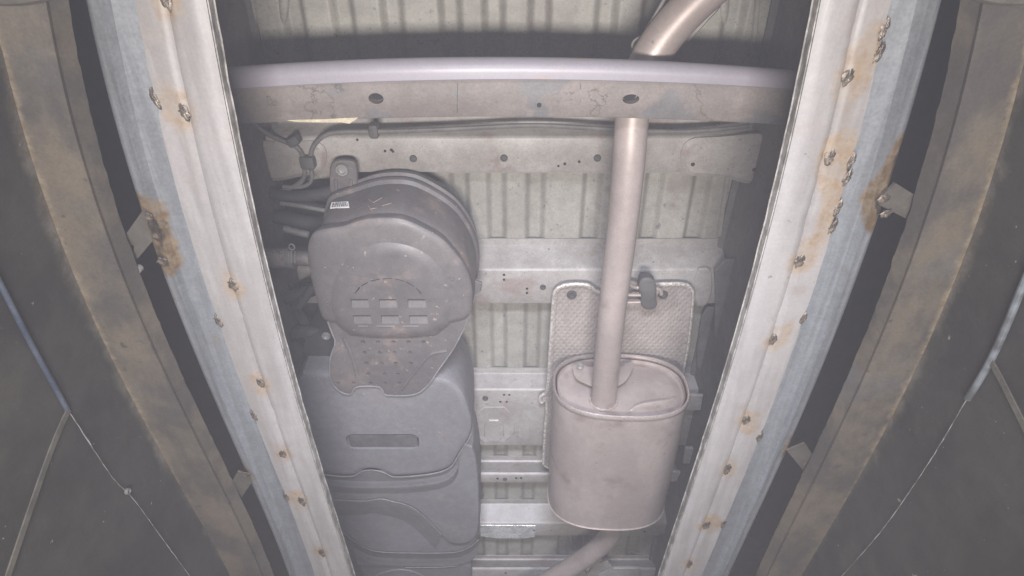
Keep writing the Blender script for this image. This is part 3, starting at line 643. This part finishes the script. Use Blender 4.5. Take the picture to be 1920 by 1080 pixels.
for yy, xs_ in ((641, (681, 709, 738, 766, 794)), (661, (684, 712, 740, 768)), (681, (687, 716, 742, 771)), (701, (691, 721, 746)), (718, (634, 663, 695, 722, 749)), (703, (670,))):
    for xx in xs_: cyl_cut(c_, Z(xx, yy, zq), 0.0043, zq - .02, zq + .02, 1.15, 1, 10)
cut(pf, c_)
mb = MB(); mb.tube([p + Vector((0, 0, .001)) for p in line([(838, 658), (815, 661), (803, 668), (793, 678), (772, 705), (753, 730)], zq, 2)], .0045, 8); mb.build('rib', M['plastic'], cov)
mb = MB(); mb.tube([p + Vector((0, 0, .002)) for p in line([(644, 632), (655, 655), (664, 680), (670, 706)], zq, 2)], .0065, 8); mb.build('rib', M['plastic'], cov)
# mounting tab and bolt on top
mt = MB(); mt.stack(outl([(618, 372), (617, 330), (619, 308), (628, 301), (646, 299), (662, 301), (670, 310), (671, 360), (668, 366)], 1.245, 2), [(0, 1.253), (0, 1.249), (.002, 1.246), (.006, 1.245)])
mt.build('mounting_tab', M['plastic'], cov)
for xx in (630, 658):
    mb = MB(); mb.tube([Z(xx, 336, 1.245), Z(xx, 364, 1.242)], .0035, 8); mb.build('rib', M['plastic'], cov)
put(plug_mesh('bolt_head', .0145, M['bolt'], .008), 'bolt', Z(642, 317, 1.244), cov)
# sticker with code lines, on the side wall of the cover
def wallplane(x, y, off=0.004):
    """point on the near wall of the cover, found on a local upright plane"""
    return PY(x, y, SY - off)
SY = min(p.y for p in outl(body_px, 1.105, 2)) + .001
def on_body(x, y, off=.002):
    d = ray(x, y); o_ = Vector((0, 0, 0))
    ok, loc, nor, _ = cov.ray_cast(o_, d.normalized())
    return (loc - d.normalized() * off) if ok else Z(x, y, 1.2)
mb = MB(); q = [on_body(x, y) for x, y in ((622, 379.5), (653, 378), (655, 389), (619, 391))]; mb.f.append(tuple(mb.add(q)))
n0 = (q[1] - q[0]).cross(q[3] - q[0]).normalized(); q[2] -= n0 * n0.dot(q[2] - q[0])
def put_sheet(q, name, m, par, th=.0006):
    mb = MB(); n_ = (q[1] - q[0]).cross(q[2] - q[0]).normalized()
    if n_.dot(q[0]) > 0: n_ = -n_
    mb.loft([[p - n_ * .003 for p in q], [p + n_ * th for p in q]], True, True, True); return mb.build(name, m, par, smooth=0)
st = put_sheet(q, 'sticker', M['label'], cov)
qb = [q[0].lerp(q[1], 0).copy() for _ in range(1)]
def sub(u0, v0, u1, v1):
    f = lambda u, v: q[0].lerp(q[1], u).lerp(q[3].lerp(q[2], u), v)
    return [f(u0, v0), f(u1, v0), f(u1, v1), f(u0, v1)]
rs = random.Random(2)
mbk = MB()
nn = (q[1] - q[0]).cross(q[2] - q[0]).normalized(); nn = -nn if nn.dot(q[0]) > 0 else nn
for v in (.15, .40, .65):
    u = .08
    while u < .93:
        wv = rs.uniform(.03, .10); g = sub(u, v, min(u + wv, .95), v + .15); u += wv + rs.uniform(.02, .05)
        mbk.loft([[p + nn * .0003 for p in g], [p + nn * .0012 for p in g]], True, True, True)
mbk.build('sticker_print', M['ink'], cov, smooth=0)
for pts in (((692, 374), (700, 380), (716, 371)), ((694, 392), (706, 390)), ((716, 386), (734, 381)), ((690, 385), (698, 395))):
    P = [on_body(*p, off=.0006) for p in pts]; mb = MB(); mb.tube(P, .0011, 5); mb.build('chalk_mark', M['scratch'], cov)
# side tabs
pad([(882, 522), (904, 530), (902, 545), (884, 556)], 1.16, .004, M['plastic'], 'side_tab', cov, .002, 0)
for x, y in ((848, 521), (614, 568)): put(plug_mesh('rivet', .0055, M['plastic'], .004), 'rivet', Z(x, y, z0 - .001), cov)
# filler hose, clamp, fittings in the dark beside the cover
hz = 1.12
mb = MB(); mb.tube(line([(380, 488), (470, 486), (520, 484), (548, 484)], hz + .01, 2), .0215, 18)
fh = mb.build('filler_hose', M['beam'], van, 'brown dusty filler hose entering the plastic cover')
mb = MB(); mb.tube(line([(540, 484), (562, 484), (592, 486)], hz + .01, 2), .0165, 18); mb.build('hose_nozzle', M['plastic'], fh)
p = Z(546, 484, hz + .01); mb = MB(); mb.tube([p + Vector((-.008, 0, 0)), p + Vector((.008, 0, 0))], .0235, 20); mb.build('hose_clamp', M['line'], fh)
p = Z(547, 463, hz - .008)
mb = MB(); mb.tube([p + Vector((.006 * math.cos(t), .007 * math.sin(t), 0)) for t in [2 * math.pi * k / 12 for k in range(13)]], .0014, 6); mb.build('clamp_loop', M['bolt'], fh)
for xx in (541, 547, 553):
    mb = MB(); mb.tube([Z(xx, 471, hz - .012), Z(xx, 493, hz - .013)], .0012, 6); mb.build('clamp_ridge', M['bolt'], fh)
mb = MB(); mb.tube(line([(526, 381), (560, 385), (600, 393), (640, 400)], 1.235, 2), .005, 10)
mb.build('vent_pipe', M['underseal'], van)
mb = MB(); mb.tube(line([(532, 428), (545, 432), (560, 436), (580, 440)], 1.22, 2), .008, 10); mb.build('hose_fitting', M['underseal'], van)
for i, (pts, z, r_) in enumerate(((((470, 352), (540, 372), (600, 365), (650, 352)), 1.26, .014), (((460, 410), (520, 405), (580, 420), (640, 418)), 1.25, .017),
        (((480, 560), (540, 560), (585, 545), (630, 520)), 1.2, .016), (((500, 640), (560, 622), (600, 625), (660, 640)), 1.19, .018), (((560, 575), (575, 555), (590, 535), (630, 510)), 1.17, .010), (((480, 520), (530, 530), (560, 590), (600, 650)), 1.22, .014))):
    mb = MB(); mb.tube(line(pts, z, 2), r_, 12); mb.build('rubber_hose', M['dark'], van)
mb = MB(); mb.box((-.54, .62, 1.31), (-.36, 1.05, 1.34)); mb.build('black_bracket', M['dark'], van)
mb = MB(); mb.stack(outl([(560, 640), (590, 625), (640, 620), (640, 700), (580, 700)], 1.17, 2), [(0, 1.3), (0, 1.178), (.004, 1.17)]); mb.build('valve_body', M['dark'], van)
put(BOLT, 'bolt', Z(612, 629, 1.165), van)
# ------------------------------------------------------------------ fuel tank, three steps
t1 = [(545, 700), (600, 700), (700, 702), (815, 706), (848, 714), (868, 733), (880, 765), (887, 795), (884, 812), (878, 826), (858, 855), (851, 870), (838, 881), (815, 888), (775, 893), (737, 895), (728, 890), (718, 885), (700, 881), (683, 882), (673, 887), (664, 893), (640, 893), (600, 888), (540, 880)]
mb = MB(); z1 = 1.106
mb.stack(outl(t1, z1, 2), [(.006, 1.30), (.0, 1.20), (0, z1 + .02), (.0008, z1 + .012), (.004, z1 + .004), (.010, z1 + .0008), (.018, z1)])
tk = mb.build('fuel_tank', M['tank'], van, 'large grey black moulded plastic fuel tank in steps')
c_ = MB(); sl = []
for xx, k in ((648, .45), (652, .8), (660, 1), (770, 1), (780, .8), (785, .45)):
    p0, p1 = Z(xx, 827 - 13 * k, z1), Z(xx, 827 + 15 * k, z1)
    sl.append([(p0.x, p0.y, z1 - .01), (p0.x, p0.y, z1 + .004), (p0.x, p0.y + (p1.y - p0.y) * .15, z1 + .008), (p0.x, p0.y + (p1.y - p0.y) * .85, z1 + .024 * k + .004), (p0.x, p1.y, z1 + .002), (p0.x, p1.y, z1 - .01)])
c_.loft(sl, True, True, True); cut(tk, c_)
mb = MB(); a, b = Z(652, 818, z1), Z(781, 818, z1); c = Z(652, 840, z1); mb.box((a.x, a.y + .002, z1 + .0035), (b.x, c.y - .0005, z1 + .012)); mb.build('slot_shade_pad', M['rubber'], tk)  # dark insert added to paint the shade in the tank slot
def lip_line(px, z, r_=.0016):
    mb = MB(); mb.tube(line(px, z, 2), r_, 6); mb.build('highlight_lip', M['edge_highlight'], tk)  # thin pale tube added as a painted edge highlight
lip_line(t1[8:22] + [(640, 894), (600, 889), (560, 882)], z1 + .0016)
def band(px, z_a, off_a, z_b, off_b, name='tank_groove'):
    """moulded band following a traced edge: from height z_a to z_b, offsets in rows along the edge"""
    a = smoothline([Z(x + off_a[0], y + off_a[1], z_a) for x, y in px], 2); b = smoothline([Z(x + off_b[0], y + off_b[1], z_b) for x, y in px], 2)
    mb = MB(); mb.loft([a, [p.lerp(q, .15) + Vector((0, 0, -.0008)) for p, q in zip(a, b)], [p.lerp(q, .5) for p, q in zip(a, b)], [p.lerp(q, .85) + Vector((0, 0, .0008)) for p, q in zip(a, b)], b], False)
    return mb.build(name, M['tank'], tk, smooth=60)
e1 = [(530, 878), (600, 889), (640, 893), (664, 895), (690, 895), (737, 895), (775, 893), (815, 888), (838, 881), (851, 870), (858, 855)]
band(e1, 1.109, (0, -14), 1.130, (0, 8)); band(e1, 1.130, (0, 7), 1.131, (1, 20), 'moulded_rim'); band(e1, 1.131, (1, 19), 1.152, (2, 34))
z2 = 1.184
mb = MB(); mb.stack(outl([(560, 800), (880, 800), (896, 850), (899, 920), (900, 990), (897, 1012), (885, 1024), (862, 1035), (830, 1037), (720, 1036), (690, 1031), (668, 1018), (645, 1000), (560, 960)], z2, 2), [(0, 1.3), (0, z2 + .012), (.002, z2 + .004), (.007, z2)]); mb.build('tank_step', M['tank'], tk)
z2a = 1.149
mb = MB(); mb.stack(outl([(560, 820), (880, 820), (895, 870), (898, 930), (899, 985), (892, 1010), (868, 1022), (840, 1018), (828, 1002), (800, 972), (775, 952), (755, 944), (735, 940), (718, 935), (702, 936), (690, 940), (640, 938), (560, 934)], z2a, 2), [(.0, z2 + .02), (-.001, z2 + .002), (0, z2a + .005), (.003, z2a + .0012), (.010, z2a)]); mb.build('tank_step', M['tank'], tk)
lip_line([(897, 1012), (885, 1024), (862, 1035), (830, 1037.5), (720, 1036.5), (690, 1031), (668, 1018), (645, 1000)], z2 + .003)
lip_line([(828, 1002), (800, 972), (775, 952), (755, 944), (735, 940), (718, 935), (702, 936), (690, 940), (640, 938), (590, 935)], z2a + .003)
rd = [(590, 935), (640, 938), (690, 940), (702, 936), (718, 935), (735, 940), (755, 944), (775, 952), (800, 972), (828, 1002)]
band(rd, z2a + .002, (0, 0), z2 - .0015, (-12, 27), 'pocket_wall')
e2_ = [(600, 960), (645, 1000), (668, 1018), (690, 1031), (720, 1036.5), (830, 1037.5), (862, 1035), (885, 1024), (897, 1012)]
band(e2_, z2 + .004, (0, -3), 1.212, (0, 11)); band(e2_, 1.212, (0, 10), 1.213, (0, 24), 'moulded_rim')
z3 = 1.222
mb = MB(); mb.stack(outl([(600, 990), (890, 990), (898, 1030), (888, 1048), (862, 1060), (830, 1064), (700, 1064), (660, 1060), (600, 1040)], z3, 2), [(0, 1.3), (0, z3 + .01), (.002, z3 + .003), (.006, z3)]); mb.build('tank_step', M['tank'], tk)
lip_line([(898, 1032), (888, 1048), (862, 1060), (830, 1064), (760, 1064)], z3 + .002)
z4 = 1.24
mb = MB(); mb.stack(outl([(600, 1040), (880, 1040), (886, 1100), (870, 1160), (600, 1160)], z4, 2), [(0, 1.3), (0, z4 + .01), (.006, z4)]); o4 = mb.build('tank_step', M['tank'], tk)
mb = MB(); P = line([(705, 1080), (722, 1072), (750, 1067), (778, 1072), (796, 1082)], z4 - .001, 2); mb.tube(P, .004, 8); mb.build('arched_rib', M['tank'], tk)
# ------------------------------------------------------------------ heat shield
zs = 1.258
hs_px = [(1037, 560), (1040, 545), (1050, 536), (1066, 532), (1100, 532), (1110, 538), (1122, 548), (1150, 552), (1190, 552), (1206, 540), (1225, 532), (1280, 531), (1294, 536), (1301, 548), (1298, 575), (1292, 640), (1280, 700), (1262, 800), (1245, 880), (1060, 880), (1030, 878), (1020, 872), (1018, 866), (1022, 800), (1026, 745), (1015, 757), (1011, 749), (1014, 741), (1027, 735), (1031, 660)]
ho = outl(hs_px, zs, 2)
mb = MB(); mb.stack(ho, [(0, zs + .0015), (.0, zs), (.004, zs - .0035), (.008, zs - .003), (.011, zs - .0002), (.014, zs)])
hs = mb.build('heat_shield', M['shield'], van, 'embossed aluminium heat shield above the muffler', smooth=60)
mb = MB(); mb.tube(ho + [ho[0]], .004, 8, False); mb.build('rolled_edge', M['bead'], hs)
for x, y in ((1072, 552), (1243, 552)):
    put(plug_mesh('washer_bolt', .0125, M['plug'], .006), 'washer_bolt', Z(x, y, zs), hs)
# rubber hanger + rods
# ------------------------------------------------------------------ exhaust
ex = empty('exhaust_system', (.22, 1.0, 1.08), 'dull brownish steel exhaust pipe with oval muffler hanging right of centre', 'exhaust')
ZPI = 1.08
pts = [(1490, -150, 1.12), (1393, -75, 1.12), (1306, 0, 1.115), (1252, 58, 1.11), (1218, 108, 1.102), (1193, 165, 1.095), (1184, 225, 1.088), (1180, 300, ZPI), (1165, 450, ZPI), (1150, 560, ZPI), (1138, 680, ZPI)]
P = smoothline([Z(x, y, z) for x, y, z in pts], 3)
mb = MB(); mb.tube(P, [.0305 + 0.0025 * min(1, max(0, (.40 - p.y) / .12)) for p in P], 28, False); pipe = mb.build('exhaust_pipe', M['exhaust'], ex)
Y0, Y1 = 1.074, 1.53
cl, cr, ct, cb_ = PY(1037, 718, Y0), PY(1295, 731, Y0), PY(1170, 662, Y0), PY(1170, 782, Y0)
mc = Vector(((cl.x + cr.x) / 2, 0, (ct.z + cb_.z) / 2)); ax, az = (cr.x - cl.x) / 2, (ct.z - cb_.z) / 2
def oval(Y, k=0.0, n=72, ex_=2.55):
    out = []
    for i in range(n):
        t = 2 * math.pi * i / n; c, s_ = math.cos(t), math.sin(t)
        x = math.copysign(abs(c) ** (2 / ex_), c) * (ax - k); z = math.copysign(abs(s_) ** (2 / ex_), s_) * (az - k)
        rt = R(-2.5); out.append((mc.x + x * math.cos(rt) - z * math.sin(rt), Y, mc.z + x * math.sin(rt) + z * math.cos(rt)))
    return out
mb = MB(); mb.loft([oval(Y0 + .014, .002), oval(Y0 + .02, .0035), oval(Y0 + .024, .003)] + [oval(Y0 + .024 + (Y1 - Y0 - .05) * i / 12, .003 - .002 * math.sin(math.pi * i / 12)) for i in range(1, 13)] + [oval(Y1 - .01, .003), oval(Y1 - .004, .008), oval(Y1, .016)], True, False, True)
muf = mb.build('muffler', M['exhaust'], ex, 'oval muffler can')
mb = MB(); rr = []
for t in np.linspace(0, 360, 13): rr.append(oval(Y0 + .008 + .008 * math.cos(R(t)), .0010 + .0038 * (1 - math.sin(R(t))) - .002))
mb.loft(rr, True); mb.build('rolled_rim', M['bright'], muf)
mb = MB(); mb.loft([oval(Y0 + .012, .010), oval(Y0 + .020, .013), oval(Y0 + .022, .018), oval(Y0 + .020, .026), oval(Y0 + .018, .040)], True, False, True); epl = mb.build('end_plate', M['exhaust'], muf)
# rim at the far end
mb = MB(); mb.tube([Vector(p) for p in oval(Y1 - .008, .0025)] + [Vector(oval(Y1 - .008, .0025)[0])], .0026, 6, False); mb.build('seam_bead', M['exhaust'], muf)
# pipe entry, support flange
pe = P[-1]; pin = Vector((PY(1133, 745, Y0).x, Y0 + .03, PY(1133, 742, Y0).z))
mb = MB(); mb.tube(smoothline([P[-2], pe, pe.lerp(pin, .5), pin, pin + Vector((0, .02, 0))], 2), .0307, 28); mb.build('inlet_stub', M['exhaust'], ex)
bd = []
for k in range(40):
    t = 2 * math.pi * k / 39; r_ = .0325 + .0012 * math.sin(k * 2.1)
    bd.append(Vector((pin.x + r_ * math.cos(t), Y0 + .0165 + .001 * math.sin(k * 1.7), pin.z + r_ * math.sin(t))))
mb = MB(); mb.tube(bd, .0032, 7, False); mb.build('weld_bead', M['exhaust'], ex)
def at_plate(x, y, dy=-.012): return PY(x, y, Y0 + dy)
fo_ = [at_plate(x, y) for x, y in ((1072, 688), (1082, 680), (1110, 690), (1160, 692), (1182, 676), (1190, 684), (1176, 712), (1160, 722), (1140, 727), (1115, 725), (1092, 715), (1078, 708))]
fo_ = smoothline(fo_, 1, True); mb = MB(); mb.loft([fo_, [p + Vector((0, .004, 0)) for p in fo_]], True, True, True); sf = mb.build('support_flange', M['exhaust'], ex)
pb = at_plate(1088, 688, -.016)
o = link('bolt', plug_mesh('bolt', .009, M['bolt'], .006), ex, mw=Matrix.Translation(pb) @ Matrix.Rotation(R(-90), 4, 'X'))
# pressed crescent on the end plate
cr_ = smoothline([PY(x, y, Y0 + .018) for x, y in ((1182, 770), (1195, 761), (1222, 757), (1250, 753), (1268, 745))], 2)
mb = MB(); mb.tube(cr_, [.0015 + .006 * math.sin(math.pi * i / (len(cr_) - 1)) for i in range(len(cr_))], 8); mb.build('pressed_crescent', M['exhaust'], muf)
# tail pipe to the far left
tp = smoothline([Vector((mc.x + .02, Y1 - .02, 1.10)), Z(1150, 1000, 1.13), Z(1110, 1038, 1.15), Z(1040, 1082, 1.16), Z(950, 1130, 1.17)], 3)
mb = MB(); mb.tube(tp, .031, 24); mb.build('tail_pipe', M['exhaust'], ex)
# hanger
clipz = 1.20
def blob(px, z, th, m, name, par):
    mb = MB(); mb.stack(outl(px, z, 2), [(.003, z + th), (0, z + th * .7), (0, z + .004), (.003, z + .001), (.006, z)]); return mb.build(name, m, par)
hg = blob([(1198, 535), (1204, 523), (1222, 522), (1230, 530), (1232, 548), (1230, 562), (1234, 572), (1228, 582), (1208, 582), (1201, 572), (1203, 555), (1198, 545)], clipz, .035, M['rubber'], 'rubber_hanger', ex)
for pts_ in (((1176, 530), (1190, 540), (1204, 538)), ((1150, 552), (1180, 553), (1206, 553)), ((1150, 566), (1180, 567), (1206, 566)), ((1228, 540), (1238, 543), (1240, 552))):
    mb = MB(); mb.tube(line(pts_, clipz + .01, 2), .005, 10); mb.build('hanger_rod', M['exhaust'], ex)
# wire beside the upper pipe
mb = MB(); mb.tube(line([(1265, -40), (1244, 2), (1222, 40), (1205, 68), (1188, 92), (1178, 116)], 1.13, 3), .0035, 8); wr = mb.build('wire', M['line'], van)
mb = MB(); mb.tube(line([(1205, 68), (1190, 74), (1184, 86), (1190, 96)], 1.13, 2), .0025, 8); mb.build('wire', M['line'], wr)
pad([(1262, 88), (1285, 60), (1310, 35), (1345, 6), (1352, 12), (1320, 45), (1290, 80), (1275, 98)], 1.33, .012, M['floor'], 'pipe_bracket', van, .004)
# sealant drips under the fifth member
for x in (1070, 1093):
    mb = MB(); mb.tube([Z(x, 1006, ZB - .001), Z(x + 1, 1022, ZB + .02)], .0012, 5); mb.build('drip', M['member'], cm5)

# ------------------------------------------------------------------ haze volume added to veil and lift the dark tones
hm = bpy.data.materials.new('veil_haze'); hm.use_nodes = True; hn = hm.node_tree
for n in list(hn.nodes):
    if n.type == 'BSDF_PRINCIPLED': hn.nodes.remove(n)
pv = hn.nodes.new('ShaderNodeVolumePrincipled'); pv.inputs['Color'].default_value = (0.90, 0.87, 0.92, 1); pv.inputs['Density'].default_value = 0.036
hn.links.new(pv.outputs[0], [n for n in hn.nodes if n.type == 'OUTPUT_MATERIAL'][0].inputs['Volume'])
mb = MB(); mb.box((-1.3, -.9, -2.55), (1.3, 3.3, 1.5)); mb.build('haze', hm, kind='stuff', smooth=0)
